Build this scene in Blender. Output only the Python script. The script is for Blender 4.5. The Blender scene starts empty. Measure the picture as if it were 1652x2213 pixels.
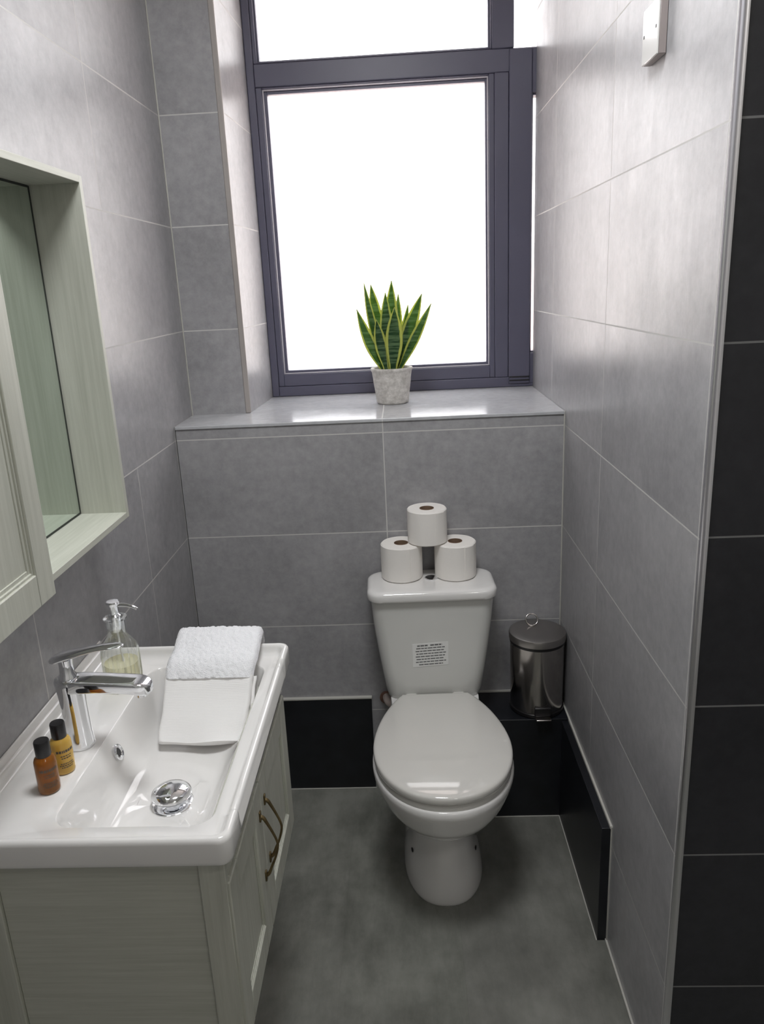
import bpy, bmesh, math, random
from mathutils import Vector, Matrix, noise
random.seed(7)
S = bpy.context.scene
C = S.collection
# ------------------------------------------------------------------ camera
cam_pos = Vector((0.6712, -2.1831, 1.6040))
yaw, pitch, roll, fpx, pcx, pcy = -0.0482, 0.2815, 0.0497, 1648.16, -22.52, -12.92
cy_, sy_, cp_, sp_ = math.cos(yaw), math.sin(yaw), math.cos(pitch), math.sin(pitch)
r0 = Vector((cy_, -sy_, 0)); fw = Vector((sy_*cp_, cy_*cp_, -sp_)); d0 = fw.cross(r0)
rt = math.cos(roll)*r0 + math.sin(roll)*d0; dn = -math.sin(roll)*r0 + math.cos(roll)*d0
cd = bpy.data.cameras.new('camera'); cam = bpy.data.objects.new('camera', cd); C.objects.link(cam)
M = Matrix((rt, -dn, -fw)).transposed().to_4x4(); M.translation = cam_pos; cam.matrix_world = M
cd.sensor_fit = 'HORIZONTAL'; cd.sensor_width = 36; cd.lens = 36*fpx/1652
cd.shift_x = -pcx/1652; cd.shift_y = pcy/1652; cd.clip_start = 0.02
S.camera = cam
# ------------------------------------------------------------------ light
SKY = 5.8
w = bpy.data.worlds.new('sky'); S.world = w; w.use_nodes = True
wn = w.node_tree; geo = wn.nodes.new('ShaderNodeTexCoord'); sepw = wn.nodes.new('ShaderNodeSeparateXYZ'); mrw = wn.nodes.new('ShaderNodeMapRange'); mxw = wn.nodes.new('ShaderNodeMix')
mxw.data_type = 'RGBA'; mrw.inputs[1].default_value = -.30; mrw.inputs[2].default_value = .30
wn.links.new(geo.outputs['Generated'], sepw.inputs[0]); wn.links.new(sepw.outputs[2], mrw.inputs[0]); wn.links.new(mrw.outputs[0], mxw.inputs[0])
mxw.inputs[6].default_value = (1.0, .77, .67, 1)      # courtyard below the horizon
mxw.inputs[7].default_value = (.88, .94, 1.0, 1)      # overcast sky above
wn.links.new(mxw.outputs[2], wn.nodes['Background'].inputs[0])
wn.nodes['Background'].inputs[1].default_value = SKY
pl = bpy.data.lights.new('window_portal', 'AREA'); pl.shape = 'RECTANGLE'; pl.size = 1.15; pl.size_y = 1.5
pl.cycles.is_portal = True
po = bpy.data.objects.new('window_portal', pl); C.objects.link(po); po.location = (0.75, 0.70, 1.95); po.rotation_euler = (-math.pi/2, 0, 0)
cl = bpy.data.lights.new('room_lamp', 'AREA'); cl.shape = 'DISK'; cl.size = 0.45; cl.energy = 22; cl.color = (.97, .985, 1)
co = bpy.data.objects.new('room_lamp', cl); C.objects.link(co); co.location = (.60, -1.15, 2.735)
hl = bpy.data.lights.new('rear_fill', 'AREA'); hl.shape = 'DISK'; hl.size = 0.25; hl.energy = 5; hl.color = (1, .98, .94)  # unseen fill light, added to lift the vanity side and black wall
ho = bpy.data.objects.new('rear_fill', hl); C.objects.link(ho); ho.location = (1.35, -2.75, 2.735)
vs = S.view_settings; vs.view_transform = 'Standard'; vs.look = 'None'; vs.exposure = 0.0; vs.gamma = 1; vs.use_curve_mapping = False
cyc = S.cycles; cyc.max_bounces = 12; cyc.diffuse_bounces = 8; cyc.glossy_bounces = 6; cyc.transparent_max_bounces = 16
cyc.use_denoising = True; cyc.sample_clamp_indirect = 6
# ------------------------------------------------------------------ materials
def newmat(name):
    m = bpy.data.materials.new(name); m.use_nodes = True
    return m, m.node_tree, m.node_tree.nodes['Principled BSDF']
class NT:
    def __init__(s, nt): s.t = nt
    def n(s, typ, **kw):
        x = s.t.nodes.new(typ)
        for k, v in kw.items(): setattr(x, k, v)
        return x
    def link(s, a, b): s.t.links.new(a, b)
    def m(s, op, a, b=None, c=None):
        x = s.n('ShaderNodeMath', operation=op)
        for i, v in enumerate((a, b, c)):
            if v is None: continue
            if isinstance(v, (int, float)): x.inputs[i].default_value = v
            else: s.link(v, x.inputs[i])
        return x.outputs[0]
    def noise(s, vec, scale, detail=4, rough=.55, mapscale=None):
        if mapscale:
            mp = s.n('ShaderNodeMapping'); mp.inputs['Scale'].default_value = mapscale; s.link(vec, mp.inputs[0]); vec = mp.outputs[0]
        x = s.n('ShaderNodeTexNoise'); x.inputs['Scale'].default_value = scale; x.inputs['Detail'].default_value = detail
        x.inputs['Roughness'].default_value = rough; s.link(vec, x.inputs['Vector']); return x.outputs[0]
    def mix(s, f, a, b):
        x = s.n('ShaderNodeMix', data_type='RGBA')
        if isinstance(f, (int, float)): x.inputs[0].default_value = f
        else: s.link(f, x.inputs[0])
        for i, v in ((6, a), (7, b)):
            if isinstance(v, tuple): x.inputs[i].default_value = (*v, 1) if len(v) == 3 else v
            else: s.link(v, x.inputs[i])
        return x.outputs[2]
    def ramp(s, f, lo, hi):
        x = s.n('ShaderNodeMapRange'); x.inputs[1].default_value = lo; x.inputs[2].default_value = hi; s.link(f, x.inputs[0]); return x.outputs[0]
    def bump(s, h, strength, dist, bsdf):
        x = s.n('ShaderNodeBump'); x.inputs['Strength'].default_value = strength; x.inputs['Distance'].default_value = dist
        s.link(h, x.inputs['Height']); s.link(x.outputs[0], bsdf.inputs['Normal'])
    def pos(s): return s.n('ShaderNodeNewGeometry').outputs['Position']
    def obj(s): return s.n('ShaderNodeTexCoord').outputs['Object']
def plain(name, col, rough=.4, metal=0, coat=0, spec=.5, bump=None, vary=0.06, vscale=6):
    m, t, b = newmat(name); n = NT(t); p = n.pos()
    v = n.noise(p, vscale, 3)
    c = n.mix(n.ramp(v, .3, .7), tuple(x*(1-vary) for x in col), tuple(min(1, x*(1+vary)) for x in col))
    n.link(c, b.inputs['Base Color'])
    b.inputs['Roughness'].default_value = rough; b.inputs['Metallic'].default_value = metal
    b.inputs['Coat Weight'].default_value = coat; b.inputs['Coat Roughness'].default_value = .05
    b.inputs['Specular IOR Level'].default_value = spec
    if bump: n.bump(n.noise(p, bump[0], 4), bump[1], bump[2], b)
    return m
def tilemat(name, ux, u0, du, z0, dz, ca, cb, grout, rough=.33, gw=.0032, bumpk=.30, spec=.5, skip=None, streak=(1, 1, 1)):
    m, t, b = newmat(name); n = NT(t); p = n.pos(); b.inputs['Specular IOR Level'].default_value = spec
    sp = n.n('ShaderNodeSeparateXYZ'); n.link(p, sp.inputs[0])
    u = sp.outputs['XYZ'.index(ux)]; z = sp.outputs[2]
    def cell(c, c0, d):
        q = n.m('DIVIDE', n.m('SUBTRACT', c, c0), d)
        fr = n.m('FRACT', n.m('ADD', q, 100.5))
        return n.m('MULTIPLY', n.m('ABSOLUTE', n.m('SUBTRACT', fr, .5)), d), n.m('FLOOR', q)
    du_, iu = cell(u, u0, du); dz_, iz = cell(z, z0, dz)
    if skip:
        du_ = n.m('ADD', du_, n.m('MULTIPLY', n.m('GREATER_THAN', z, skip[0]), n.m('LESS_THAN', z, skip[1])))
    g = n.m('LESS_THAN', n.m('MINIMUM', du_, dz_), gw/2)
    rnd = n.m('FRACT', n.m('MULTIPLY', n.m('SINE', n.m('ADD', n.m('MULTIPLY', iu, 12.99), n.m('MULTIPLY', iz, 78.2))), 437.5))
    off = n.n('ShaderNodeVectorMath', operation='ADD'); cb3 = n.n('ShaderNodeCombineXYZ')
    n.link(n.m('MULTIPLY', rnd, 7), cb3.inputs[0]); n.link(n.m('MULTIPLY', rnd, 3), cb3.inputs[2])
    n.link(p, off.inputs[0]); n.link(cb3.outputs[0], off.inputs[1]); q = off.outputs[0]
    big = n.noise(q, 3.2, 5, .6); fine = n.noise(q, 38, 6, .7); spots = n.noise(q, 16, 2, .5)
    f = n.m('ADD', n.m('MULTIPLY', big, .52), n.m('MULTIPLY', fine, .48))
    f = n.ramp(f, .36, .64)
    c = n.mix(f, ca, cb)
    c = n.mix(n.m('MULTIPLY', n.ramp(spots, .70, .78), .22), c, tuple(x*.5 for x in ca))
    c = n.mix(n.m('MULTIPLY', rnd, .12), c, tuple(x*.75 for x in ca))
    c = n.mix(g, c, grout)
    n.link(c, b.inputs['Base Color'])
    st = n.noise(q, 60, 3, .5, mapscale=streak)
    r = n.m('ADD', n.m('MULTIPLY', n.noise(q, 9, 4), .14), rough-.07)
    r = n.m('ADD', n.m('MULTIPLY', st, .10), n.m('SUBTRACT', r, .05))
    n.link(n.m('ADD', r, n.m('MULTIPLY', g, .4)), b.inputs['Roughness'])
    h = n.m('ADD', n.m('MULTIPLY', fine, .4), n.m('MULTIPLY', st, .6))
    h = n.m('SUBTRACT', h, n.m('MULTIPLY', g, 1.2))
    n.bump(h, bumpk, .0012, b)
    return m
GA, GB, GR = (.262, .258, .266), (.405, .400, .410), (.56, .55, .53)
ZL, TH = 1.1929, .302
M_left = tilemat('grey_tile_left', 'Y', -.345, .61, ZL, TH, GA, GB, GR, streak=(1, 1, .08), skip=(1.195, 1.796))
M_right = tilemat('grey_tile_right', 'Y', -.4055, .61, ZL, TH, GA, GB, GR, streak=(1, 1, .08))
M_back = tilemat('grey_tile_back', 'X', .6092, .61, ZL, TH, GA, GB, GR)
M_black = tilemat('black_tile', 'X', 2.05, 1.2, .3, .2995, (.015, .015, .019), (.030, .030, .036), (.20, .20, .20), rough=.42)
M_blackbox = plain('black_tile_boxing', (.008, .009, .012), .38, vary=.35, vscale=14)
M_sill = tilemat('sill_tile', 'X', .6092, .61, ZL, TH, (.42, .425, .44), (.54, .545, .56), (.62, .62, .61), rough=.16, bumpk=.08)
def floormat():
    m, t, b = newmat('floor_vinyl'); n = NT(t); p = n.pos()
    sp = n.n('ShaderNodeSeparateXYZ'); n.link(p, sp.inputs[0])
    q = n.m('DIVIDE', n.m('SUBTRACT', sp.outputs[0], .47), .30); iu = n.m('FLOOR', q)
    rnd = n.m('FRACT', n.m('MULTIPLY', n.m('SINE', n.m('MULTIPLY', iu, 12.7)), 43.5))
    d = n.m('ABSOLUTE', n.m('SUBTRACT', n.m('FRACT', n.m('ADD', q, 100.5)), .5))
    g = n.m('LESS_THAN', d, .004)
    f = n.m('ADD', n.m('MULTIPLY', n.noise(p, 3.5, 6, .62), .7), n.m('MULTIPLY', n.noise(p, 22, 5, .7, mapscale=(1, .35, 1)), .3))
    c = n.mix(n.ramp(f, .38, .62), (.100, .104, .088), (.235, .238, .212))
    c = n.mix(n.m('MULTIPLY', rnd, .25), c, (.20, .19, .185))
    c = n.mix(n.m('MULTIPLY', g, .15), c, (.10, .10, .09))
    n.link(c, b.inputs['Base Color']); b.inputs['Roughness'].default_value = .42
    n.bump(n.noise(p, 70, 4), .12, .001, b); return m
M_floor = floormat()
M_white = plain('white_paint', (.78, .77, .74), .6)
M_ceramic = plain('white_ceramic', (.765, .752, .735), .07, coat=.6, vary=.01)
M_seat = plain('seat_plastic', (.66, .645, .61), .07, coat=.5, vary=.01)
M_cist = plain('cistern_ceramic', (.66, .66, .635), .20, coat=.3, vary=.02)
M_chrome = plain('chrome', (.86, .87, .89), .055, 1, vary=.01)
M_steel = plain('brushed_steel', (.50, .47, .45), .17, 1, vary=.05)
M_steel2 = plain('satin_lid_steel', (.42, .40, .385), .34, 1, vary=.06)
M_alu = plain('trim_aluminium', (.78, .77, .80), .28, 1, vary=.02)
M_seal = plain('pale_sealant', (.50, .49, .45), .5)
M_frame = plain('anthracite_frame', (.105, .102, .148), .38, vary=.05, bump=(90, .06, .001))
M_gasket = plain('light_bead', (.50, .48, .52), .35)
M_mirror = plain('mirror_glass', (.70, .77, .72), .012, 1, vary=0)
M_darkgap = plain('dark_edge', (.03, .035, .03), .6)
M_brass = plain('antique_brass', (.20, .15, .075), .34, .9, vary=.3, vscale=60)
M_blackp = plain('black_plastic', (.012, .011, .012), .3)
M_paper = plain('tissue_paper', (.83, .80, .76), .95, bump=(140, .35, .001), vary=.02, spec=.2)
M_card = plain('cardboard_core', (.20, .13, .085), .9)
M_towel = plain('terry_cotton', (.86, .86, .88), 1.0, bump=(420, .9, .003), vary=.02, spec=.1)
M_weave = None
def weavemat():
    m, t, b = newmat('flat_woven_cotton'); n = NT(t); p = n.obj()
    b.inputs['Base Color'].default_value = (.84, .83, .82, 1); b.inputs['Roughness'].default_value = .95; b.inputs['Specular IOR Level'].default_value = .1
    wv = n.n('ShaderNodeTexWave', wave_type='BANDS', bands_direction='Y'); wv.inputs['Scale'].default_value = 150; wv.inputs['Distortion'].default_value = 1.2
    n.link(p, wv.inputs['Vector'])
    h = n.m('ADD', wv.outputs['Fac'], n.noise(p, 300, 2)); n.bump(h, .22, .0006, b); return m
M_weave = weavemat()
def woodmat(name, grain, ca=(.43, .437, .375), cb=(.53, .535, .47)):
    m, t, b = newmat(name); n = NT(t); p = n.pos()
    sc = {'z': (1, 1, .035), 'y': (1, .035, 1), 'x': (.035, 1, 1)}[grain]
    f = n.noise(p, 130, 5, .7, mapscale=sc); f2 = n.noise(p, 22, 3, .5, mapscale=sc)
    f = n.ramp(n.m('ADD', n.m('MULTIPLY', f, .7), n.m('MULTIPLY', f2, .3)), .36, .62)
    n.link(n.mix(f, ca, cb), b.inputs['Base Color']); b.inputs['Roughness'].default_value = .42
    n.bump(f, .10, .0004, b); return m
M_woodz, M_woody, M_woodx = woodmat('cream_wood_upright', 'z'), woodmat('cream_wood_lengthwise', 'y'), woodmat('cream_wood_crosswise', 'x')
def panemat():
    m, t, b = newmat('frosted_glass'); n = NT(t); t.nodes.remove(b); p = n.pos()
    out = t.nodes['Material Output']
    tr = n.n('ShaderNodeBsdfTransparent'); tl = n.n('ShaderNodeBsdfTranslucent'); gl = n.n('ShaderNodeBsdfGlossy'); gl.inputs['Roughness'].default_value = .25
    tr.inputs[0].default_value = (.95, .96, .96, 1); tl.inputs[0].default_value = (.97, .97, .97, 1)
    mx = n.n('ShaderNodeMixShader'); n.link(n.ramp(n.noise(p, 60, 3), 0, 1.2), mx.inputs[0]); n.link(tr.outputs[0], mx.inputs[1]); n.link(tl.outputs[0], mx.inputs[2])
    m2 = n.n('ShaderNodeMixShader'); m2.inputs[0].default_value = .05; n.link(mx.outputs[0], m2.inputs[1]); n.link(gl.outputs[0], m2.inputs[2])
    n.link(m2.outputs[0], out.inputs[0]); return m
M_pane = panemat()
def thinglass(name, tint, amount=.15, ca=None):
    m, t, b = newmat(name); n = NT(t); out = t.nodes['Material Output']
    tr = n.n('ShaderNodeBsdfTransparent'); tr.inputs[0].default_value = (*tint, 1)
    lw = n.n('ShaderNodeLayerWeight'); lw.inputs[0].default_value = .35
    b.inputs['Base Color'].default_value = (*(ca or tint), 1); b.inputs['Roughness'].default_value = .05
    if not ca: b.inputs['Metallic'].default_value = 1; b.inputs['Base Color'].default_value = (.9, .92, .93, 1)
    f = n.m('ADD', n.m('MULTIPLY', lw.outputs['Facing'], .75), amount); f.node.use_clamp = True
    mx = n.n('ShaderNodeMixShader'); n.link(f, mx.inputs[0]); n.link(tr.outputs[0], mx.inputs[1]); n.link(b.outputs[0], mx.inputs[2])
    n.link(mx.outputs[0], out.inputs[0]); return m
M_glass = thinglass('clear_ribbed_glass', (.97, .98, .97), .06)
M_soap = thinglass('yellow_soap', (.96, .94, .76), .20, (.80, .77, .54))
M_amber = thinglass('amber_bottle', (.80, .36, .08), .55, (.27, .105, .018))
M_gold = thinglass('golden_bottle', (.95, .70, .20), .62, (.70, .45, .10))
M_ink = plain('dark_print', (.10, .085, .07), .7)
M_inkgrey = plain('grey_print', (.13, .13, .13), .7)
M_label = plain('sticker_paper', (.80, .80, .78), .5, vary=.01)
M_brick = plain('outdoor_brick', (.50, .22, .15), .9)
M_brown = plain('rusty_pipe', (.20, .11, .08), .6, vary=.4, vscale=50)
M_pvc = plain('white_pipe', (.55, .47, .43), .5, vary=.15, vscale=40)
def potmat():
    m, t, b = newmat('stone_pot'); n = NT(t); p = n.obj()
    f = n.ramp(n.noise(p, 55, 6, .75), .35, .65)
    n.link(n.mix(f, (.46, .435, .40), (.74, .71, .67)), b.inputs['Base Color']); b.inputs['Roughness'].default_value = .85
    n.bump(n.noise(p, 90, 5, .7, mapscale=(1, 1, 2.5)), .8, .003, b); return m
M_pot = potmat()
M_soil = plain('soil', (.05, .035, .025), .95, bump=(200, .8, .004), vary=.4, vscale=120)
def leafmat():
    m, t, b = newmat('snake_plant_leaf'); n = NT(t)
    uv = n.n('ShaderNodeTexCoord').outputs['UV']; sp = n.n('ShaderNodeSeparateXYZ'); n.link(uv, sp.inputs[0])
    p = n.obj()
    wob = n.m('MULTIPLY', n.m('SUBTRACT', n.noise(p, 60, 3), .5), .12)
    e = n.m('ADD', n.m('ABSOLUTE', n.m('SUBTRACT', sp.outputs[0], .5)), wob)
    edge = n.ramp(e, .33, .37)
    band = n.noise(p, 45, 4, .6, mapscale=(.25, .25, 3.2))
    g = n.mix(n.ramp(band, .45, .60), (.022, .068, .030), (.15, .25, .12))
    n.link(n.mix(edge, g, (.62, .66, .16)), b.inputs['Base Color']); b.inputs['Roughness'].default_value = .35
    b.inputs['Subsurface Weight'].default_value = 0
    tl = n.n('ShaderNodeBsdfTranslucent'); n.link(n.mix(edge, (.26, .42, .05), (.85, .88, .18)), tl.inputs[0])
    mx = n.n('ShaderNodeMixShader'); mx.inputs[0].default_value = .38; n.link(b.outputs[0], mx.inputs[1]); n.link(tl.outputs[0], mx.inputs[2])
    n.link(mx.outputs[0], t.nodes['Material Output'].inputs[0]); return m
M_leaf = leafmat()
# ------------------------------------------------------------------ mesh helpers
def finish(name, bm, mat, parent=None, smooth=True, angle=40, bevel=0, bseg=2):
    bmesh.ops.recalc_face_normals(bm, faces=bm.faces)
    me = bpy.data.meshes.new(name); bm.to_mesh(me); bm.free()
    for mm in (mat if isinstance(mat, (list, tuple)) else [mat]): me.materials.append(mm)
    o = bpy.data.objects.new(name, me); C.objects.link(o)
    if smooth:
        for f in me.polygons: f.use_smooth = True
        me.set_sharp_from_angle(angle=math.radians(angle))
    if bevel:
        b = o.modifiers.new('bevel', 'BEVEL'); b.width = bevel; b.segments = bseg; b.limit_method = 'ANGLE'; b.angle_limit = math.radians(35)
    if parent is not None:
        o.parent = parent; o.matrix_parent_inverse = Matrix.Translation(-parent.location)
    return o
def box(bm, x0, x1, y0, y1, z0, z1):
    vs = [bm.verts.new((x, y, z)) for x in (x0, x1) for y in (y0, y1) for z in (z0, z1)]
    for f in ((0, 1, 3, 2), (4, 6, 7, 5), (0, 4, 5, 1), (2, 3, 7, 6), (0, 2, 6, 4), (1, 5, 7, 3)): bm.faces.new([vs[i] for i in f])
def boxobj(name, mat, parent, *dims, bevel=0.0, bseg=2, smooth=True):
    bm = bmesh.new()
    for d in dims: box(bm, *d)
    return finish(name, bm, mat, parent, bevel=bevel, bseg=bseg, smooth=smooth)
def loft(bm, rings, close=True, cap0=True, cap1=True):
    R = [[bm.verts.new(p) for p in r] for r in rings]; n = len(R[0])
    for a, b in zip(R, R[1:]):
        for i in range(n if close else n-1):
            j = (i+1) % n; bm.faces.new((a[i], a[j], b[j], b[i]))
    if cap0: bm.faces.new(R[0][::-1])
    if cap1: bm.faces.new(R[-1])
    return R
def lathe(bm, prof, cx, cy, seg=40, cap0=True, cap1=True, mod=None):
    rings = []
    for r, z in prof:
        rings.append([(cx+math.cos(2*math.pi*i/seg)*(r*(mod(i, z) if mod else 1)), cy+math.sin(2*math.pi*i/seg)*(r*(mod(i, z) if mod else 1)), z) for i in range(seg)])
    loft(bm, rings, True, cap0, cap1)
def lobj(name, mat, parent, prof, cx, cy, seg=40, **kw):
    bm = bmesh.new(); lathe(bm, prof, cx, cy, seg, kw.pop('cap0', True), kw.pop('cap1', True), kw.pop('mod', None))
    return finish(name, bm, mat, parent, **kw)
def spline(keys, n):
    out = []
    K = len(keys)
    for s in range(n+1):
        t = s/n*(K-1); i = min(int(t), K-2); u = t-i
        p0, p1, p2, p3 = keys[max(i-1, 0)], keys[i], keys[i+1], keys[min(i+2, K-1)]
        out.append(tuple(.5*((2*b)+(-a+c)*u+(2*a-5*b+4*c-d)*u*u+(-a+3*b-3*c+d)*u**3) for a, b, c, d in zip(p0, p1, p2, p3)))
    return out
def tube(bm, pts, r, seg=12, flat=1.0):
    pts = [Vector(p) for p in pts]; rings = []
    rr = r if isinstance(r, (list, tuple)) else [r]*len(pts)
    up = Vector((0, 0, 1))
    prev = None
    for i, p in enumerate(pts):
        d = (pts[min(i+1, len(pts)-1)]-pts[max(i-1, 0)]).normalized()
        if prev is None:
            a = d.cross(up) if abs(d.z) < .9 else d.cross(Vector((0, 1, 0)))
        else: a = prev-d*prev.dot(d)
        a.normalize(); b = d.cross(a); prev = a
        rings.append([tuple(p+rr[i]*(math.cos(2*math.pi*k/seg)*a+flat*math.sin(2*math.pi*k/seg)*b)) for k in range(seg)])
    loft(bm, rings)
def tobj(name, mat, parent, pts, r, seg=12, flat=1.0):
    bm = bmesh.new(); tube(bm, pts, r, seg, flat); return finish(name, bm, mat, parent)
def empty(name, loc, label, cat, group=None):
    o = bpy.data.objects.new(name, None); C.objects.link(o); o.location = loc; o['label'] = label; o['category'] = cat; o.empty_display_size = .05
    if group: o['group'] = group
    return o
def struct(o):
    o['kind'] = 'structure'; return o
def rrect(x0, x1, y0, y1, r, z, ns=14, nc=7):
    pts = []
    cs = [(x1-r, y1-r, 0), (x0+r, y1-r, 90), (x0+r, y0+r, 180), (x1-r, y0+r, 270)]
    for k, (cx, cy, a0) in enumerate(cs):
        arc = [(cx+r*math.cos(math.radians(a0+90*i/nc)), cy+r*math.sin(math.radians(a0+90*i/nc)), z) for i in range(nc+1)]
        pts += arc
        nx = cs[(k+1) % 4]; s = (nx[0]+r*math.cos(math.radians(nx[2])), nx[1]+r*math.sin(math.radians(nx[2])))
        e = arc[-1]
        for i in range(1, ns): pts.append((e[0]+(s[0]-e[0])*i/ns, e[1]+(s[1]-e[1])*i/ns, z))
    return pts
W = 1.132; SZ = 1.234; CE = 2.75; YW = .55
# ------------------------------------------------------------------ room shell
struct(boxobj('floor', M_floor, None, (-.12, 2.4, -3.1, .02, -.08, 0), smooth=False))
struct(boxobj('ceiling', M_white, None, (-.12, 2.4, -3.1, .80, CE, CE+.08), smooth=False))
struct(boxobj('wall_left', M_left, None, (-.12, 0, -3.1, .80, -.08, CE), smooth=False))
struct(boxobj('wall_back', M_back, None, (0, W, 0, .55, -.08, SZ-.001), smooth=False))
bm = bmesh.new()
P = [(0, .205), (.187, .205), (.203, YW), (.203, .80), (0, .80)]
loft(bm, [[(x, y, SZ-.001) for x, y in P], [(x, y, CE) for x, y in P]])
struct(finish('wall_window_side', bm, M_back, None, smooth=False))
struct(boxobj('wall_right', M_right, None, (W, W+.3, -1.02, .552, -.08, CE), smooth=False))
struct(boxobj('wall_front', M_black, None, (W+.004, 2.4, -1.03, -.93, -.08, CE), smooth=False))
struct(boxobj('wall_outer', M_white, None, (.0, 1.6, YW, .80, -.08, SZ-.004), (.203, 1.6, YW, .80, 2.68, CE), (1.42, 1.6, YW, .80, SZ-.004, 2.68), smooth=False))
struct(boxobj('wall_rear', M_white, None, (-.12, 2.4, -3.2, -3.1, -.08, CE), smooth=False))
struct(boxobj('wall_far_right', M_white, None, (2.4, 2.5, -3.2, -.9, -.08, CE), smooth=False))
# boxing and black upstands
struct(boxobj('baseboard_back', M_blackbox, None, (.0, .535, -.010, .001, .0, .333), smooth=True, bevel=.001))
struct(boxobj('baseboard_boxing', M_blackbox, None, (.80, W, -.165, .001, .0, .340), bevel=.0015))
struct(boxobj('baseboard_right', M_blackbox, None, (W-.024, W, -.632, -.1652, .0, .333), bevel=.0012))
# light sealant / trim lines
struct(boxobj('trim_1', M_seal, None, (.0, .537, -.012, .001, .3325, .3385), bevel=.001))
struct(boxobj('trim_2', M_seal, None, (.80, W, -.004, .001, .340, .347), bevel=.001))
struct(boxobj('trim_3', M_seal, None, (W-.005, W+.001, -.636, -.006, .333, .342), bevel=.001))
struct(boxobj('trim_4', M_seal, None, (W-.003, W+.001, -.637, -.632, .0, .340), bevel=.001))
struct(boxobj('trim_5', M_seal, None, (.0, .537, -.0135, -.010, 0, .003), (.80, W-.024, -.168, -.165, 0, .003), (W-.027, W-.024, -.634, -.165, 0, .003), (W-.005, W, -1.03, -.632, 0, .006), bevel=.0008))
# corner trims
struct(boxobj('trim_6', plain('trim_taupe', (.36, .33, .31), .4), None, (.172, .1888, .2025, .214, SZ, CE), bevel=.003))
bm = bmesh.new(); prof = []
for k in range(9):
    a = math.radians(90+90*k/8); prof.append((W+.012+.014*math.cos(a), -1.018-.014*math.sin(a)))
prof = [(W+.008, -1.015)]+[(W+.0075+.0085*math.cos(math.radians(180+90*k/8)), -1.0235+.0085*math.sin(math.radians(180+90*k/8))) for k in range(9)]+[(W+.0095, -1.032), (W+.0095, -1.015)]
loft(bm, [[(x, y, 0) for x, y in prof], [(x, y, CE) for x, y in prof]])
struct(finish('trim_7', bm, M_alu, None))
struct(boxobj('trim_8', M_seal, None, (.0, .0035, .0, .0035, 0, SZ), (.0, .0035, .2015, .205, SZ, CE), (W-.0035, W, -.0035, 0, .345, SZ), bevel=.0008))
# ------------------------------------------------------------------ window
win = bpy.data.objects.new('window_1', None); C.objects.link(win); win.location = (.7, YW, SZ); win['kind'] = 'structure'
y0, y1 = YW, YW+.07
WT = 2.66
# outer fixed frame
boxobj('window_frame', M_frame, win,
       (.203, .228, y0, y1, SZ, WT), (1.38, 1.42, y0, y1, SZ, WT), (.228, 1.38, y0, y1, WT-.05, WT), (.228, 1.38, y0, y1, SZ, SZ+.035),
       (.228, 1.38, y0+.004, y1, 2.236, 2.304), (1.000, 1.046, y0, y1, SZ+.035, 2.236), (.992, 1.062, y0+.002, y1, 2.304, WT-.05), bevel=.003)
# lower left sash and beads
def frame4(name, x0, x1, z0, z1, wl, wr, wb, wt, ya, yb, mat=M_frame, bev=.0025):
    return boxobj(name, mat, win, (x0, x0+wl, ya, yb, z0, z1), (x1-wr, x1, ya, yb, z0, z1), (x0+wl, x1-wr, ya, yb, z0, z0+wb), (x0+wl, x1-wr, ya, yb, z1-wt, z1), bevel=bev)
frame4('sash', .2285, 1.000, SZ+.0355, 2.2355, .020, .018, .042, .004, y0+.006, y1)
frame4('glazing_bead', .2490, .9815, SZ+.078, 2.231, .0035, .0035, .0035, .0035, y0+.012, y1-.02, M_gasket, .001)
frame4('glazing_bead', .2525, .978, SZ+.0815, 2.2275, .010, .006, .008, .010, y0+.024, y1-.02, M_frame, .001)
boxobj('pane', M_pane, win, (.2526, .9779, y0+.040, y0+.046, SZ+.0816, 2.2274), smooth=False)
frame4('sash', .2285, .992, 2.3045, WT-.0505, .012, .004, .004, .004, y0+.006, y1)
frame4('glazing_bead', .2405, .988, 2.3085, WT-.055, .006, .006, .006, .006, y0+.020, y1-.02, M_frame, .001)
boxobj('pane', M_pane, win, (.2466, .9819, y0+.040, y0+.046, 2.3146, WT-.062), smooth=False)
# opening light on the right, running behind the tiled wall
boxobj('sash', M_frame, win, (1.0465, 1.120, y0-.006, y1, SZ+.012, 2.300), (1.120, 1.360, y0-.002, y1, SZ+.012, 1.352), (1.120, 1.360, y0-.006, y1, 2.172, 2.300), (1.33, 1.36, y0, y1, 1.352, 2.172), bevel=.003)
frame4('glazing_bead', 1.1205, 1.330, 1.3525, 2.1715, .004, .004, .004, .006, y0+.006, y1-.02, M_frame, .001)
boxobj('pane', M_pane, win, (1.1246, 1.3259, y0+.040, y0+.046, 1.3566, 2.165), smooth=False)
boxobj('pane', M_pane, win, (1.0625, 1.3795, y0+.040, y0+.046, 2.3045, WT-.0505), smooth=False)
boxobj('hinge', M_blackp, win, (1.048, 1.118, y0-.009, y0-.005, SZ+.022, SZ+.026), (1.048, 1.118, y0-.009, y0-.005, SZ+.034, SZ+.038))
boxobj('window_sill', M_sill, win, (0.002, W-.001, -.004, YW+.003, SZ-.010, SZ), bevel=.002)
# neighbouring brick wall outside
bw = struct(boxobj('wall_outside', M_brick, None, (1.25, 1.9, 1.15, 1.35, -.5, 1.66), smooth=False))
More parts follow.
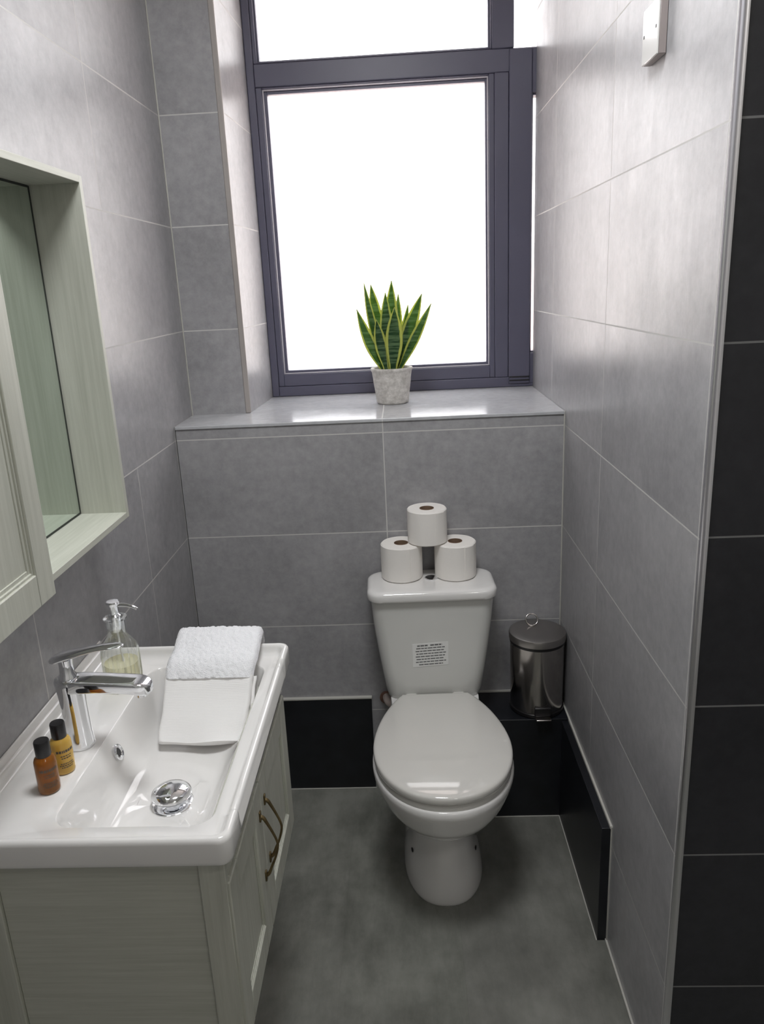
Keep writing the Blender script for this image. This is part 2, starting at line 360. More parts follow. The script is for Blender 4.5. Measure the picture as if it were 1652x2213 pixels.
# ------------------------------------------------------------------ toilet
tx = .735
T = empty('toilet', (tx, -.33, 0), 'white close-coupled toilet with closed lid standing below the window', 'toilet')
def oval(cx, cy, a, bf, bb, z, n=2.2, seg=56, flatback=None):
    pts = []
    for i in range(seg):
        t = 2*math.pi*i/seg; c, s = math.cos(t), math.sin(t)
        x = a*math.copysign(abs(c)**(2/n), c); y = (bb if s > 0 else bf)*math.copysign(abs(s)**(2/n), s)
        Y = cy+y
        if flatback is not None and Y > flatback: Y = flatback
        pts.append((cx+x, Y, z))
    return pts
keys = [(0, -.33, .110, .184, .19, 2.3), (.012, -.33, .111, .186, .19, 2.3), (.05, -.33, .104, .180, .19, 2.3), (.10, -.33, .090, .165, .19, 2.2), (.15, -.33, .084, .148, .19, 2.2),
        (.185, -.335, .088, .140, .18, 2.2), (.22, -.35, .102, .165, .17, 2.1), (.26, -.37, .131, .205, .17, 2.05), (.31, -.40, .160, .230, .20, 2.05), (.355, -.42, .177, .232, .23, 2.05), (.385, -.43, .184, .231, .25, 2.05), (.400, -.43, .184, .230, .25, 2.05), (.405, -.43, .180, .226, .25, 2.05)]
bm = bmesh.new()
loft(bm, [oval(tx, cy, a, bf, bb, z, n) for z, cy, a, bf, bb, n in spline(keys, 48)])
# rear body that carries the cistern
kb = [(0, -.17, .106, .185, .115, 4), (.06, -.17, .105, .18, .115, 4), (.10, -.17, .103, .17, .115, 4), (.155, -.17, .098, .145, .115, 4), (.20, -.16, .097, .11, .12, 4), (.26, -.15, .10, .10, .12, 4), (.34, -.14, .115, .12, .13, 4), (.40, -.13, .13, .12, .115, 4), (.418, -.12, .13, .10, .105, 4)]
loft(bm, [oval(tx, cy, a, bf, bb, z, n) for z, cy, a, bf, bb, n in spline(kb, 20)])
finish('bowl', bm, M_ceramic, T, angle=60)
for s in (-1, 1):
    bm = bmesh.new(); bmesh.ops.create_icosphere(bm, subdivisions=2, radius=.0065)
    bmesh.ops.transform(bm, matrix=Matrix.Translation((tx+s*.0885, -.401, .088)) @ Matrix.Rotation(math.radians(-17*s), 4, 'Z') @ Matrix.Diagonal((.35, 1, 1.2, 1)), verts=bm.verts)
    finish('bolt_hole', bm, M_blackp, T)
def dov(a, z, fb):
    o = []
    for i in range(80):
        t = 2*math.pi*i/80; c, q = math.cos(t), math.sin(t); n = 1.72 if q > 0 else 2.12
        o.append((tx+a*math.copysign(abs(c)**(2/n), c), min(fb, -.43+(.33 if q > 0 else .226)*math.copysign(abs(q)**(2/n), q)), z))
    return o
def dring(sc, z, dy=0, fb=-.172, a=.181):
    return [(tx+(x-tx)*sc, -.43+(y+.43)*sc+dy, z) for x, y, z_ in dov(a, z, fb)]
bm = bmesh.new(); loft(bm, [dring(.97, .404), dring(.985, .406), dring(.99, .412), dring(.985, .420), dring(.97, .4225)])
finish('seat', bm, M_seat, T)
bm = bmesh.new(); loft(bm, [dring(.985, .4235), dring(.998, .4255), dring(1.0, .430), dring(1.0, .436), dring(.996, .4400), dring(.988, .4425)]+[dring(q, .4608-.0175*q**3) for q in (.97, .94, .9, .86, .82, .77, .72, .66, .6, .5, .4, .3, .15, .03)]+[])
finish('lid', bm, M_seat, T, angle=50)
for s in (-1, 1):
    bm = bmesh.new(); box(bm, tx+s*.07-.018, tx+s*.07+.018, -.172, -.155, .404, .436); finish('hinge', bm, M_seat, T, bevel=.005)
# cistern, tapered
def cring(z, hw, yf, r=.035): return rrect(tx-hw, tx+hw, yf, -.004, r, z, 10, 8)
bm = bmesh.new()
ks = [(.405, .112, -.125), (.410, .130, -.145), (.420, .1375, -.156), (.440, .1415, -.160), (.50, .151, -.163), (.58, .162, -.166), (.66, .171, -.170), (.728, .1755, -.174), (.738, .1755, -.174)]
loft(bm, [cring(z, hw, yf) for z, hw, yf in ks]); finish('cistern', bm, M_cist, T, angle=50)
bm = bmesh.new()
def clid(z, ins): return rrect(tx-.186+ins, tx+.186-ins, -.187+ins, -.003-ins*.3, .045, z, 10, 8)
loft(bm, [clid(.737, .006), clid(.740, .001), clid(.746, 0), clid(.757, 0), clid(.763, .002), clid(.767, .007), clid(.7685, .014), clid(.7690, .03)])
finish('cistern_lid', bm, M_ceramic, T, angle=50)
bt = lobj('flush_button', M_chrome, T, [(.019, .7688), (.019, .772), (.0165, .7735), (.0005, .7735)], tx+.003, -.083, 32)
box_ = bmesh.new(); box(box_, tx+.0025, tx+.0040, -.099, -.067, .7733, .7739); finish('button_split', box_, M_blackp, bt)
# notice on the cistern
def yfront(z):
    for a, b in zip(ks, ks[1:]):
        if a[0] <= z <= b[0]: return a[2]+(b[2]-a[2])*(z-a[0])/(b[0]-a[0])
st = []
bm = bmesh.new()
tilt = .05
def sp_(u, z): return (tx-.010+u, yfront(z+tilt*u)-.0008, z+tilt*u)
vsn = [bm.verts.new(sp_(u, z)) for u, z in ((-.052, .528), (.052, .528), (.052, .603), (-.052, .603))]; bm.faces.new(vsn)
e = bmesh.ops.extrude_face_region(bm, geom=list(bm.faces)); bmesh.ops.translate(bm, verts=[v for v in e['geom'] if isinstance(v, bmesh.types.BMVert)], vec=(0, .0007, 0))
nt = finish('notice_sticker', bm, M_label, T, smooth=False); nt['label'] = 'small white printed notice'
bm = bmesh.new(); random.seed(3)
for r in range(8):
    zz = .596-r*.0088; a, b = ((-.038, .034) if r == 0 else (-.034, .036) if r == 7 else (-.043+.002*(r % 2), .045-.003*(r % 3)))
    u = a; h = .0016 if r else .0022
    while u < b:
        wd = random.uniform(.006, .014); u2 = min(u+wd, b)
        v = [bm.verts.new((x, y-.0003, z)) for x, y, z in (sp_(u, zz-h), sp_(u2, zz-h), sp_(u2, zz+h), sp_(u, zz+h))]
        bm.faces.new(v); u = u2+.0016+(.006 if r == 0 and abs(u2) < .008 else 0)
finish('print', bm, M_inkgrey, nt, smooth=False)
T.rotation_euler = (0, 0, math.radians(1.4)); T.location.x += .003; T.location.y -= .003
# inlet pipe stub behind the toilet
Pp = empty('pipe_elbow', (.580, -.03, .33), 'short pale pipe elbow behind the left of the toilet bowl', 'pipe')
tobj('elbow', M_pvc, Pp, spline([(.585, .0, .335), (.587, -.022, .335), (.600, -.038, .328), (.625, -.042, .322)], 14), .013, 16)
tobj('wall_collar', M_brown, Pp, [(.583, .0, .332), (.583, -.006, .332)], .021, 18)
# ------------------------------------------------------------------ toilet rolls
def roll(x, y, z, label, r=.0605, h=.106):
    o = empty('toilet_roll', (x, y, z), label, 'toilet roll', 'toilet rolls on the cistern')
    bm = bmesh.new(); seg = 56; ri = .021
    md = lambda i, zz: 1+.006*math.sin(i*.9+x*40)
    prof = [(ri, z+.002), (r-.003, z+.0005), (r, z+.003), (r+.0005, z+h*.5), (r, z+h-.003), (r-.003, z+h), (ri, z+h-.001)]
    rings = [[(x+math.cos(2*math.pi*i/seg)*rr*(md(i, zz) if rr > .03 else 1), y+math.sin(2*math.pi*i/seg)*rr*(md(i, zz) if rr > .03 else 1), zz) for i in range(seg)] for rr, zz in prof]
    R = loft(bm, rings, True, False, False)
    # loose outer sheet edge
    a0 = -1.15; q = [(x+math.cos(a0+k*.05)*(r+.0012), y+math.sin(a0+k*.05)*(r+.0012)) for k in range(12)]
    ins = [(x+math.cos(a0+k*.05)*(r-.001), y+math.sin(a0+k*.05)*(r-.001)) for k in range(12)]
    pr = q+ins[::-1]; loft(bm, [[(px, py, z+.004) for px, py in pr], [(px, py, z+h-.004) for px, py in pr]])
    finish('paper', bm, M_paper, o, angle=35)
    bm = bmesh.new(); rings = [[(x+math.cos(2*math.pi*i/32)*rr, y+math.sin(2*math.pi*i/32)*rr, zz) for i in range(32)] for rr, zz in ((.021, z+.001), (.021, z+h), (.0195, z+h), (.0195, z+.001))]
    loft(bm, rings+[rings[0]], True, False, False)
    finish('cardboard_core', bm, M_card, o)
roll(.650, -.062, .7695, 'left lower white toilet roll standing on the cistern lid')
roll(.808, -.062, .7695, 'right lower white toilet roll standing on the cistern lid')
roll(.728, -.058, .8765, 'white toilet roll on top of the two other rolls', r=.0575, h=.101)
# ------------------------------------------------------------------ pedal bin
bx_, by_, bz = 1.0475, -.082, .341
B = empty('pedal_bin', (bx_, by_, bz), 'small round stainless steel pedal bin on the black tiled boxing', 'bin')
lobj('body', M_steel, B, [(.073, bz+.012), (.0745, bz+.016), (.0755, bz+.12), (.0765, bz+.205), (.0765, bz+.212)], bx_, by_, 64)
lobj('base_ring', M_blackp, B, [(.072, bz), (.0765, bz+.002), (.0765, bz+.011), (.073, bz+.013)], bx_, by_, 64)
lobj('rim_gap', M_blackp, B, [(.0775, bz+.208), (.0775, bz+.216), (.074, bz+.217)], bx_, by_, 64)
lobj('lid', M_steel2, B, [(.077, bz+.216), (.0795, bz+.217), (.0800, bz+.232), (.0785, bz+.2365), (.075, bz+.2378), (.05, bz+.2395), (.02, bz+.2405), (.001, bz+.2408)], bx_, by_, 64)
ang = [2*math.pi*k/36 for k in range(37)]
tobj('lid_ring', M_steel, B, [(bx_-.010+.017*math.cos(a), by_+.034+.010*math.sin(a), bz+.2555+.014*math.sin(a)) for a in ang], .0022, 10)
boxobj('pedal', M_steel, B, (bx_-.016, bx_+.026, by_-.098, by_-.066, bz+.006, bz+.010), bevel=.0015)
boxobj('pedal_slot', M_blackp, B, (bx_-.018, bx_+.028, by_-.0795, by_-.06, bz+.010, bz+.036), bevel=.002)
boxobj('hinge', M_blackp, B, (bx_-.02, bx_+.02, by_+.074, by_+.0855, bz+.0, bz+.235), bevel=.003)
B.scale = (1.05, 1.05, 1.06); B.location = (1.0460, -.087, bz)
# ------------------------------------------------------------------ potted plant
px_, py_ = .638, .292
PL = empty('potted_plant', (px_, py_, SZ), 'snake plant with yellow-edged leaves in a rough stone pot on the sill', 'plant')
def potmod(i, z): return 1+.004*noise.noise(Vector((i*.35, z*160, 1)))+.003*math.sin(z*1300)*(1 if z > SZ+.06 else .1)
prof = [(.047, SZ+.0005), (.0505, SZ+.004)]+[(.0515+.0125*(k/22), SZ+.006+.096*k/22) for k in range(23)]+[(.0665, SZ+.106), (.0675, SZ+.110), (.0665, SZ+.1145), (.062, SZ+.1150), (.0575, SZ+.112), (.0560, SZ+.100)]
lobj('pot', M_pot, PL, prof, px_, py_, 72, mod=potmod, angle=70)
lobj('soil', M_soil, PL, [(.0562, SZ+.100), (.03, SZ+.104), (.001, SZ+.105)], px_, py_, 32)
def leaf(b, t, wmax, bend=(0, 0, 0), face=(0, -1, 0), wpos=.5):
    b = Vector((px_+b[0], py_+b[1], SZ+.098)); t = Vector((px_+t[0], py_+t[1], t[2]))
    mid = (b+t)/2+Vector(bend); n = 22; m = 8
    bm = bmesh.new(); uvl = bm.loops.layers.uv.new('UVMap')
    cen = [(1-s)**2*b+2*s*(1-s)*mid+s*s*t for s in [k/n for k in range(n+1)]]
    fc = Vector(face).normalized(); rows = []
    for k in range(n+1):
        s = k/n; d = (cen[min(k+1, n)]-cen[max(k-1, 0)]).normalized(); side = d.cross(fc).normalized(); nn = side.cross(d)
        q = min(1, s/.48); wd = wmax*((.42+.58*q*q*(3-2*q)) if s < .48 else (1-((s-.48)/.52)**1.9))
        wd = max(wd, .0006)
        side = (side+nn*.25*math.sin(s*3+b.x*50)).normalized()
        rows.append([(cen[k]+side*wd*(2*j/m-1)+nn*(-.30*wd*(1-(2*j/m-1)**2)), j/m, s) for j in range(m+1)])
    V = [[bm.verts.new(p) for p, u, v in r] for r in rows]
    for k in range(n):
        for j in range(m):
            f = bm.faces.new((V[k][j], V[k][j+1], V[k+1][j+1], V[k+1][j]))
            for lp, (kk, jj) in zip(f.loops, ((k, j), (k, j+1), (k+1, j+1), (k+1, j))): lp[uvl].uv = (rows[kk][jj][1], rows[kk][jj][2])
    o = finish('leaf', bm, M_leaf, PL, angle=80)
    s = o.modifiers.new('solid', 'SOLIDIFY'); s.thickness = .0022; s.offset = 0
    return o
leaf((-.004, .018), (.010, .020, 1.615), .024)
leaf((-.014, .022), (-.056, .030, 1.606), .022, (-.006, 0, .02))
leaf((-.020, .005), (-.076, .010, 1.612), .015, (-.006, 0, -.01), (.9, -1, 0))
leaf((-.020, -.010), (-.102, -.005, 1.534), .019, (-.004, 0, -.02), (.5, -1, .2))
leaf((.010, .022), (.030, .035, 1.574), .017, (.004, 0, 0))
leaf((.018, .020), (.060, .030, 1.540), .014, (.004, 0, 0))
leaf((.016, .012), (.104, .020, 1.571), .024, (-.008, 0, -.005), (-.3, -1, 0))
leaf((.020, -.010), (.132, .0, 1.541), .019, (-.012, 0, -.025), (-.7, -1, .2))
leaf((.004, -.024), (.017, -.034, 1.535), .0275, (.002, -.006, 0))
leaf((-.008, .000), (-.010, .005, 1.580), .022, (-.004, 0, .0), (.3, -1, 0))
leaf((-.014, -.016), (-.042, -.012, 1.50), .020, (-.004, 0, .01), (.6, -1, 0))
# ------------------------------------------------------------------ vanity unit
X0, X1, VY0, VY1, VZ0, VZ1 = 0.001, .372, -1.290, -.757, .470, .8375
V_ = empty('vanity_cabinet', (.19, (VY0+VY1)/2, VZ0), 'wall-hung cream wood-grain vanity cabinet carrying the basin', 'cabinet')
bm = bmesh.new()
def rq(i, z): return [(X0+i, VY0+.012+i, z), (X1-i, VY0+.012+i, z), (X1-i, VY1-i, z), (X0+i, VY1-i, z)]
loft(bm, [rq(0, VZ0), rq(0, VZ1), rq(.015, VZ1), rq(.015, VZ0+.016)]); finish('carcass', bm, M_woodz, V_, bevel=.001)
for xx in ((.0015, .052), (.353, .3925)): boxobj('side_frame', M_woodz, V_, (*xx, VY0, VY0+.012, VZ0, VZ1), bevel=.0015)
boxobj('side_panel', M_woodx, V_, (.0525, .3525, VY0+.006, VY0+.0118, VZ0, VZ1), bevel=.001)
boxobj('front_rail', M_woody, V_, (X1, .392, VY0+.0125, VY1, .790, VZ1), (X1, .3925, VY0+.0125, VY0+.016, VZ0, .790), bevel=.001)
def door(ya, yb):
    bm = bmesh.new(); xf = .3965; xb = .3735; st_ = .050; z0, z1 = VZ0+.004, .786
    box(bm, xb, xf, ya, ya+st_, z0, z1); box(bm, xb, xf, yb-st_, yb, z0, z1)
    box(bm, xb, xf, ya+st_, yb-st_, z0, z0+.055); box(bm, xb, xf, ya+st_, yb-st_, z1-.052, z1)
    d = finish('door', bm, M_woodz, V_, bevel=.0022)
    boxobj('door_panel', M_woodz, d, (xb+.002, xf-.0060, ya+st_-.001, yb-st_+.001, z0+.054, z1-.051))
    # stepped bead round the panel
    bm = bmesh.new()
    for k, (dx, wd) in enumerate(((.0022, .0022), (.0042, .0060))):
        a, b, c, e_ = ya+st_, yb-st_, z0+.055, z1-.052
        box(bm, xf-.0062, xf-dx, a, a+wd, c, e_); box(bm, xf-.0062, xf-dx, b-wd, b, c, e_)
        box(bm, xf-.0062, xf-dx, a+wd, b-wd, c, c+wd); box(bm, xf-.0062, xf-dx, a+wd, b-wd, e_-wd, e_)
    finish('bead', bm, M_woodz, d, bevel=.0008)
    return d
ym = -1.052
d1 = door(VY0+.004, ym-.0012); d2 = door(ym+.0012, VY1-.003)
def handle(d, y, ztop, zbot):
    x = .3965
    pts = spline([(x-.001, y, ztop), (x+.006, y, ztop-.003), (x+.011, y, ztop-.012), (x+.019, y, ztop-.030), (x+.0255, y, ztop-.048), (x+.027, y, (ztop+zbot)/2), (x+.0215, y, zbot+.040), (x+.014, y, zbot+.022), (x+.009, y, zbot+.009), (x+.005, y, zbot+.003), (x-.001, y, zbot)], 48)
    rr = [.0022+.0016*abs(math.cos(math.pi*k/48))**4 for k in range(49)]
    h = tobj('handle', M_brass, d, pts, rr, 12); h['label'] = 'antique brass bow handle'
    for z in (ztop, zbot): boxobj('handle_plate', M_brass, h, (x-.0005, x+.003, y-.0045, y+.0045, z-.010, z+.010), bevel=.0015)
handle(d1, ym-.020, .730, .606); handle(d2, ym+.026, .730, .606)
# ------------------------------------------------------------------ basin
by0, by1, bx1 = -1.316, -.713, .411
def bmask(y):
    f = lambda a: max(0, min(1, a)); s = lambda a: a*a*(3-2*a)
    return s(f((y+1.250)/.007))*s(f((-.790-y)/.007))
prof = [(.010, .8385), (.003, .8395), (.0005, .8425), (0, .848), (0, .8765), (.0008, .8805), (.0028, .8838), (.006, .885), (.0095, .8846), (.012, .8828), (.0138, .879), (.0158, .873), (.0190, .8690), (.0235, .8668), (.030, .8658)]
rings = []
for ins, z in prof:
    rings.append(rrect(0+ins*.75+.0005, bx1-ins, by0+ins, by1-ins, max(.018-ins*.2, .008), z, 110, 8))
bowl = [(0, .8655), (.0010, .8648), (.0024, .862), (.007, .850), (.014, .832), (.022, .812), (.032, .794), (.044, .782), (.058, .776), (.078, .7735)]
for ins, z in bowl:
    rings.append(rrect(.130+ins*.8, .372-ins*1.1, -1.262+ins, -.775-ins, .032+ins*.25, z, 110, 8))
wx, wy = .253, -1.085
last = rings[-1]
for k, (r, z) in enumerate(((.060, .7715), (.034, .770), (.025, .7695))):
    c = []
    for p in last:
        d = Vector((p[0]-wx, p[1]-wy, 0)); d.normalize(); c.append((wx+d.x*r, wy+d.y*r, z))
    rings.append(c)
# undersides
rings = [rrect(.20, .30, -1.15, -.95, .03, .758, 110, 8), rrect(.150, .352, -1.24, -.80, .04, .766, 110, 8), rrect(.122, .366, -1.262, -.780, .03, .80, 110, 8), rrect(.112, .368, -1.268, -.765, .03, .836, 110, 8)]+rings
out = []
for r in rings:
    o2 = []
    for x, y, z in r:
        if x > .345 and z > .840:
            mk = bmask(y)*min(1, (x-.345)/.03)
            if z > .8660: z -= .011*mk*min(1, (z-.866)/.012)
            if x > .385:
                g = min(1, max(0, (z-.844)/.02))
                x -= (.0045*mk*g)
        o2.append((x, y, z))
    out.append(o2)
bm = bmesh.new(); loft(bm, out, True, True, True)
BS = empty('basin', (.2, -1.01, .8385), 'white rectangular ceramic basin with stepped rim on the vanity cabinet', 'basin')
finish('basin_body', bm, M_ceramic, BS, angle=55)
wst = lobj('waste_flange', M_chrome, BS, [(.0350, .7690), (.0355, .7715), (.032, .7735), (.020, .7730)], wx, wy, 48)
lobj('plug', M_chrome, BS, [(.012, .768), (.012, .783), (.0285, .7845), (.0330, .787), (.0345, .790), (.033, .794), (.027, .7985), (.016, .8020), (.006, .8032), (.0005, .8035)], wx, wy, 48)
# overflow ring on the bowl wall
bm = bmesh.new(); R_ = [[(.0, 0, 0)]]
rg = []
for r, h in ((.0145, -.001), (.0145, .0022), (.0120, .0036), (.0088, .0026), (.0075, .0005)):
    rg.append([(r*math.cos(2*math.pi*i/32), r*math.sin(2*math.pi*i/32), h) for i in range(32)])
loft(bm, rg, True, True, False)
mt = Matrix.Translation((.1435, -1.022, .8300)) @ Matrix.Rotation(math.radians(68), 4, 'Y')
bmesh.ops.transform(bm, matrix=mt, verts=bm.verts); ov = finish('overflow_ring', bm, M_chrome, BS)
bm = bmesh.new(); lathe(bm, [(.0075, .0004), (.0075, .0010)], 0, 0, 20); bmesh.ops.transform(bm, matrix=mt, verts=bm.verts); finish('overflow_hole', bm, M_blackp, ov)
struct(boxobj('trim_9', M_ceramic, None, (.0, .004, by0, by1, .880, .900), bevel=.0015))
# ------------------------------------------------------------------ tap
ax, ay, az = .094, -1.050, .8662
TP = empty('basin_mixer_tap', (ax, ay, az), 'chrome single-lever mixer tap on the basin deck', 'tap')
bm = bmesh.new()
loft(bm, [[(ax+dx+r*math.cos(2*math.pi*i/48), ay+r*.92*math.sin(2*math.pi*i/48), z) for i in range(48)] for z, r, dx in
          ((az, .0235, 0), (az+.003, .0240, 0), (az+.006, .0235, 0), (az+.03, .0222, -.0005), (az+.07, .0215, -.001), (az+.10, .0222, -.002), (az+.118, .0238, -.003), (az+.124, .0240, -.003), (az+.128, .0225, -.003), (az+.130, .017, -.003))])
finish('body', bm, M_chrome, TP, angle=60)
bm = bmesh.new(); rg = []
def sq(cx, cy, cz, hw, hh, n=3.2, seg=28):
    o = []
    for i in range(seg):
        t = 2*math.pi*i/seg; c, s = math.cos(t), math.sin(t)
        o.append((cx, cy+hw*math.copysign(abs(c)**(2/n), c), cz+hh*math.copysign(abs(s)**(2/n), s)))
    return o
for x, z, hw, hh in spline([(.088, .983, .0205, .0115), (.11, .984, .0212, .0115), (.14, .9835, .0210, .0105), (.17, .982, .0208, .0098), (.195, .980, .0208, .0100), (.210, .978, .0200, .0108), (.220, .976, .0178, .0108), (.2275, .974, .0135, .0095), (.2315, .973, .0070, .006)], 36):
    rg.append(sq(x, ay, z, hw, hh, 7, 48))
loft(bm, rg); finish('spout', bm, M_chrome, TP, angle=45)
bm = bmesh.new(); lathe(bm, [(.0095, .958), (.0098, .968), (.0098, .974)], .2125, ay, 28); finish('aerator', bm, M_chrome, TP)
lobj('lever_stem', M_chrome, TP, [(.0155, .9945), (.0150, 1.000), (.0120, 1.004), (.0112, 1.020), (.0125, 1.030)], ax-.003, ay, 32)
bm = bmesh.new(); rg = []
for x, z, hw, hh in spline([(.066, 1.0285, .007, .0025), (.072, 1.0300, .0145, .0055), (.085, 1.0335, .0185, .0065), (.105, 1.0385, .0175, .0055), (.130, 1.0445, .0145, .0040), (.155, 1.0490, .0125, .0030), (.178, 1.0510, .0120, .0026), (.190, 1.0515, .0075, .0020), (.193, 1.0515, .003, .0012)], 36):
    rg.append(sq(x, ay, z, hw, hh, 2.4))
loft(bm, rg); finish('lever', bm, M_chrome, TP, angle=60)
# ------------------------------------------------------------------ soap dispenser
sx, sy, sz = .100, -.848, .8658
SD = empty('soap_dispenser', (sx, sy, sz), 'ribbed clear glass soap dispenser with chrome pump and yellow soap', 'soap dispenser')
rib = lambda i, z: 1+(.045*math.cos(i*2*math.pi/4) if sz+.008 < z < sz+.085 else 0)
lobj('glass_bottle', M_glass, SD, [(.031, sz), (.033, sz+.003), (.0350, sz+.009), (.0355, sz+.03), (.0355, sz+.055), (.0355, sz+.070), (.0345, sz+.082), (.031, sz+.092), (.025, sz+.101), (.0195, sz+.108), (.0175, sz+.115), (.0175, sz+.138), (.0185, sz+.142), (.0220, sz+.1445), (.0220, sz+.1475), (.0165, sz+.148)], sx, sy, 96, mod=rib, cap1=False)
lobj('liquid_soap', M_soap, SD, [(.029, sz+.004), (.0315, sz+.008), (.0325, sz+.03), (.0325, sz+.0535), (.0005, sz+.0535)], sx, sy, 48)
lobj('pump_collar', M_chrome, SD, [(.0085, sz+.118), (.0105, sz+.124), (.0120, sz+.146), (.0120, sz+.151), (.009, sz+.154)], sx, sy, 32)
lobj('pump_stem', M_chrome, SD, [(.0075, sz+.153), (.0085, sz+.156), (.0095, sz+.171), (.0125, sz+.175), (.0130, sz+.178), (.0110, sz+.1805), (.0005, sz+.181)], sx, sy, 32)
tobj('dip_tube', M_label, SD, [(sx, sy, sz+.150), (sx+.003, sy, sz+.08), (sx+.006, sy, sz+.010)], .0022, 8)
tobj('pump_nozzle', M_chrome, SD, spline([(sx+.004, sy, sz+.172), (sx+.022, sy-.001, sz+.1725), (sx+.038, sy-.003, sz+.170), (sx+.048, sy-.004, sz+.1645)], 16), [.0042-.0014*k/16 for k in range(17)], 12)
# ------------------------------------------------------------------ two small bottles
def minibottle(x, y, mat, label, rot, rz):
    z = .8658
    o = empty('toiletry_bottle', (x, y, z), label, 'toiletry bottle', 'small toiletry bottles by the tap')
    b = lobj('bottle_body', mat, o, [(.0138, z), (.0162, z+.002), (.0169, z+.005), (.0169, z+.050), (.0164, z+.055), (.0145, z+.0595), (.0115, z+.062), (.0105, z+.064)], x, y, 40)
    lobj('cap', M_blackp, o, [(.0112, z+.0625), (.0117, z+.064), (.0117, z+.0865), (.0108, z+.0885), (.0005, z+.0888)], x, y, 36)
    bm = bmesh.new(); random.seed(rz)
    rows = [(.043, .0022, .85), (.035, .0009, .5), (.031, .0009, .45), (.0215, .0009, .6), (.018, .0009, .7), (.0145, .0009, .55)]
    for zz, h, ext in rows:
        a = -ext
        while a < ext:
            a2 = min(a+random.uniform(.10, .22), ext); n = 3; rr = .01715
            for k in range(n):
                t0, t1 = rot+a+(a2-a)*k/n, rot+a+(a2-a)*(k+1)/n
                q = [bm.verts.new((x+rr*math.cos(t), y+rr*math.sin(t), z+c)) for t, c in ((t0, zz-h), (t1, zz-h), (t1, zz+h), (t0, zz+h))]
                bm.faces.new(q)
            a = a2+.05
    finish('print', bm, M_ink, b, smooth=False)
minibottle(.0935, -1.172, M_amber, 'small dark amber toiletry bottle with black cap, nearest on the basin deck', math.radians(-50), 1)
minibottle(.0965, -1.122, M_gold, 'small golden yellow toiletry bottle with black cap, nearer the tap', math.radians(-45), 2)
# ------------------------------------------------------------------ towel
def towel():
    root = empty('folded_towel', (.27, -.80, .885), 'white folded towel draped over the far rim into the basin', 'towel')
    path = spline([(-.690, .868), (-.693, .890), (-.705, .9035), (-.735, .9045), (-.770, .9000), (-.800, .8975), (-.826, .8935), (-.846, .879), (-.868, .853), (-.893, .826), (-.918, .803), (-.938, .788)], 110)
    L = len(path)
    def slab(k0, k1, nm, mat, terry, xa, xb, th):
        bm = bmesh.new(); nx = 64; top = []; bot = []
        for k in range(k0, k1+1):
            y, z = path[k]; ya, za = path[max(k-1, 0)]; yb, zb = path[min(k+1, L-1)]
            t = Vector((0, yb-ya, zb-za)).normalized(); n = Vector((0, -t.z, t.y));
            if n.z < 0 and k > 20: n = -n
            if k <= 20 and n.y < 0 and n.z <= 0: n = -n
            s = k/(L-1); ra = []; rb = []
            for j in range(nx+1):
                u = j/nx; x = xa(s)+(xb(s)-xa(s))*u
                e = min(u, 1-u)*(xb(s)-xa(s)); rd = min(1, e/(.015 if terry else .008)); rd = math.sqrt(max(0, 1-(1-rd)**2))
                p = Vector((x, y, z)); q = max(0, s-.75)/.25
                if not terry: p.y += .0035*math.sin(x*38+.5)*q; p.x += .0025*math.sin(s*26)*(1 if u < .1 or u > .9 else .5)*q
                a = noise.noise(Vector((x*9, s*5, 3)))*.004
                if terry: a += noise.noise(Vector((x*170, y*170, z*170)))*.0024+noise.noise(Vector((x*330, y*330, z*330+4)))*.0016
                else: a += noise.noise(Vector((x*18, s*6, 7)))*.0022*s+(.0065*math.sin(x*45+1)*max(0, s-.84)/.16)*(.3+.7*(x-.17)/.18)
                off = .0006+th*rd+a*rd
                jx = .0015*noise.noise(Vector((s*30, j*.01+5, 1)))*(1 if (j in (0, nx)) else 0)
                ra.append(p+n*off+Vector((jx, 0, 0))); rb.append(p-n*.003*rd)
            top.append(ra); bot.append(rb)
        T_ = [[bm.verts.new(p) for p in r] for r in top]; B_ = [[bm.verts.new(p) for p in r] for r in bot]
        K = len(T_)-1
        for k in range(K):
            for j in range(nx):
                bm.faces.new((T_[k][j], T_[k][j+1], T_[k+1][j+1], T_[k+1][j])); bm.faces.new((B_[k][j], B_[k+1][j], B_[k+1][j+1], B_[k][j+1]))
            for j in (0, nx): bm.faces.new((T_[k][j], T_[k+1][j], B_[k+1][j], B_[k][j]))
        for k in (0, K):
            for j in range(nx): bm.faces.new((T_[k][j], T_[k][j+1], B_[k][j+1], B_[k][j]))
        return finish(nm, bm, mat, root, angle=80)
    xa = lambda s: .163+.018*min(1, s/.4)+.004*max(0, s-.4)
    xb = lambda s: .352+.010*min(1, s/.5)-.014*max(0, s-.5)/.5
    slab(0, 72, 'terry_fold', M_towel, True, xa, xb, .0145)
    slab(70, 110, 'woven_band', M_weave, False, xa, xb, .011)
    # second fold layer below
    slab2 = slab(70, 107, 'under_fold', M_weave, False, lambda s: xa(s)+.004, lambda s: xb(s)+.006, -.008)
towel()
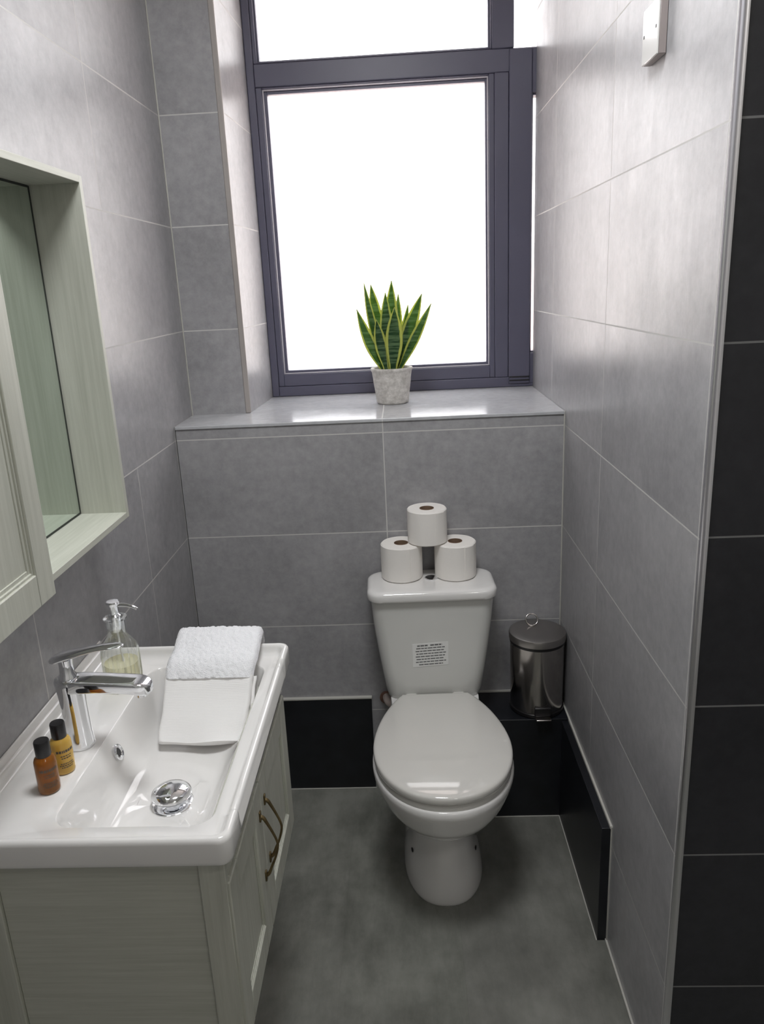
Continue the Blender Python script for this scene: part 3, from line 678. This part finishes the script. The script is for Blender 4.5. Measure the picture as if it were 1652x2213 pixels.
# ------------------------------------------------------------------ mirror cabinet
D = .108
MC = empty('mirror_cabinet', (.0, -1.1, 1.178), 'cream wood-grain wall cabinet with open mirrored bay and framed door', 'cabinet')
ca, cb_ = -1.500, -.720
for yy in (cb_-.013, ca): boxobj('side_panel', M_woodz, MC, (.001, D, yy, yy+.013, 1.178, 1.817), bevel=.0008)
boxobj('top_panel', M_woody, MC, (.001, D, ca+.013, cb_-.013, 1.805, 1.817), bevel=.0008)
boxobj('bottom_panel', M_woody, MC, (.001, D, ca+.013, cb_-.013, 1.178, 1.190), bevel=.0008)
boxobj('backing', M_darkgap, MC, (.001, .010, ca+.013, cb_-.013, 1.190, 1.805))
mr = boxobj('mirror', M_mirror, MC, (.0102, .0150, ca+.018, cb_-.0180, 1.1945, 1.8005), smooth=False)
boxobj('mirror_edge', M_darkgap, mr, (.0102, .0156, cb_-.0178, cb_-.0131, 1.191, 1.804), bevel=.0003)
boxobj('mirror_edge', M_darkgap, mr, (.0102, .0156, ca+.018, cb_-.018, 1.1903, 1.1942), bevel=.0003)
boxobj('mirror_edge', M_darkgap, mr, (.0102, .0156, ca+.018, cb_-.018, 1.8008, 1.8047), bevel=.0003)
dz0, dz1, dy0, dy1, xa_, xb__ = 1.170, 1.822, -1.50, -1.106, D+.001, D+.017
bm = bmesh.new(); sw = .050
box(bm, xa_, xb__, dy1-sw, dy1, dz0, dz1); box(bm, xa_, xb__, dy0, dy0+sw, dz0, dz1)
box(bm, xa_, xb__, dy0+sw, dy1-sw, dz0, dz0+sw); box(bm, xa_, xb__, dy0+sw, dy1-sw, dz1-sw, dz1)
dd = finish('door', bm, M_woodz, MC, bevel=.0015)
boxobj('door_panel', M_woodz, dd, (xa_+.001, xb__-.009, dy0+sw-.001, dy1-sw+.001, dz0+sw-.001, dz1-sw+.001))
bm = bmesh.new(); a, b, c, e_ = dy0+sw, dy1-sw, dz0+sw, dz1-sw
for dx, wd in ((.004, .004), (.007, .010)):
    box(bm, xb__-.0095, xb__-dx, b-wd, b, c, e_); box(bm, xb__-.0095, xb__-dx, a, a+wd, c, e_); box(bm, xb__-.0095, xb__-dx, a+wd, b-wd, c, c+wd); box(bm, xb__-.0095, xb__-dx, a+wd, b-wd, e_-wd, e_)
finish('bead', bm, M_woodz, dd, bevel=.0008)
# ------------------------------------------------------------------ switch plate on the right wall
SW = empty('wall_switch', (W, -.69, 1.99), 'white square switch plate high on the right tiled wall', 'switch')
boxobj('back_box', plain('switch_edge', (.30, .26, .25), .4), SW, (W-.013, W-.0005, -.731, -.648, 1.953, 2.039), bevel=.001)
boxobj('face_plate', plain('switch_face', (.78, .77, .74), .2, coat=.5), SW, (W-.0165, W-.013, -.731, -.648, 1.953, 2.039), bevel=.001)
for y in (-.722, -.657): boxobj('screw', M_blackp, SW, (W-.0172, W-.0160, y-.002, y+.002, 1.994, 1.999))
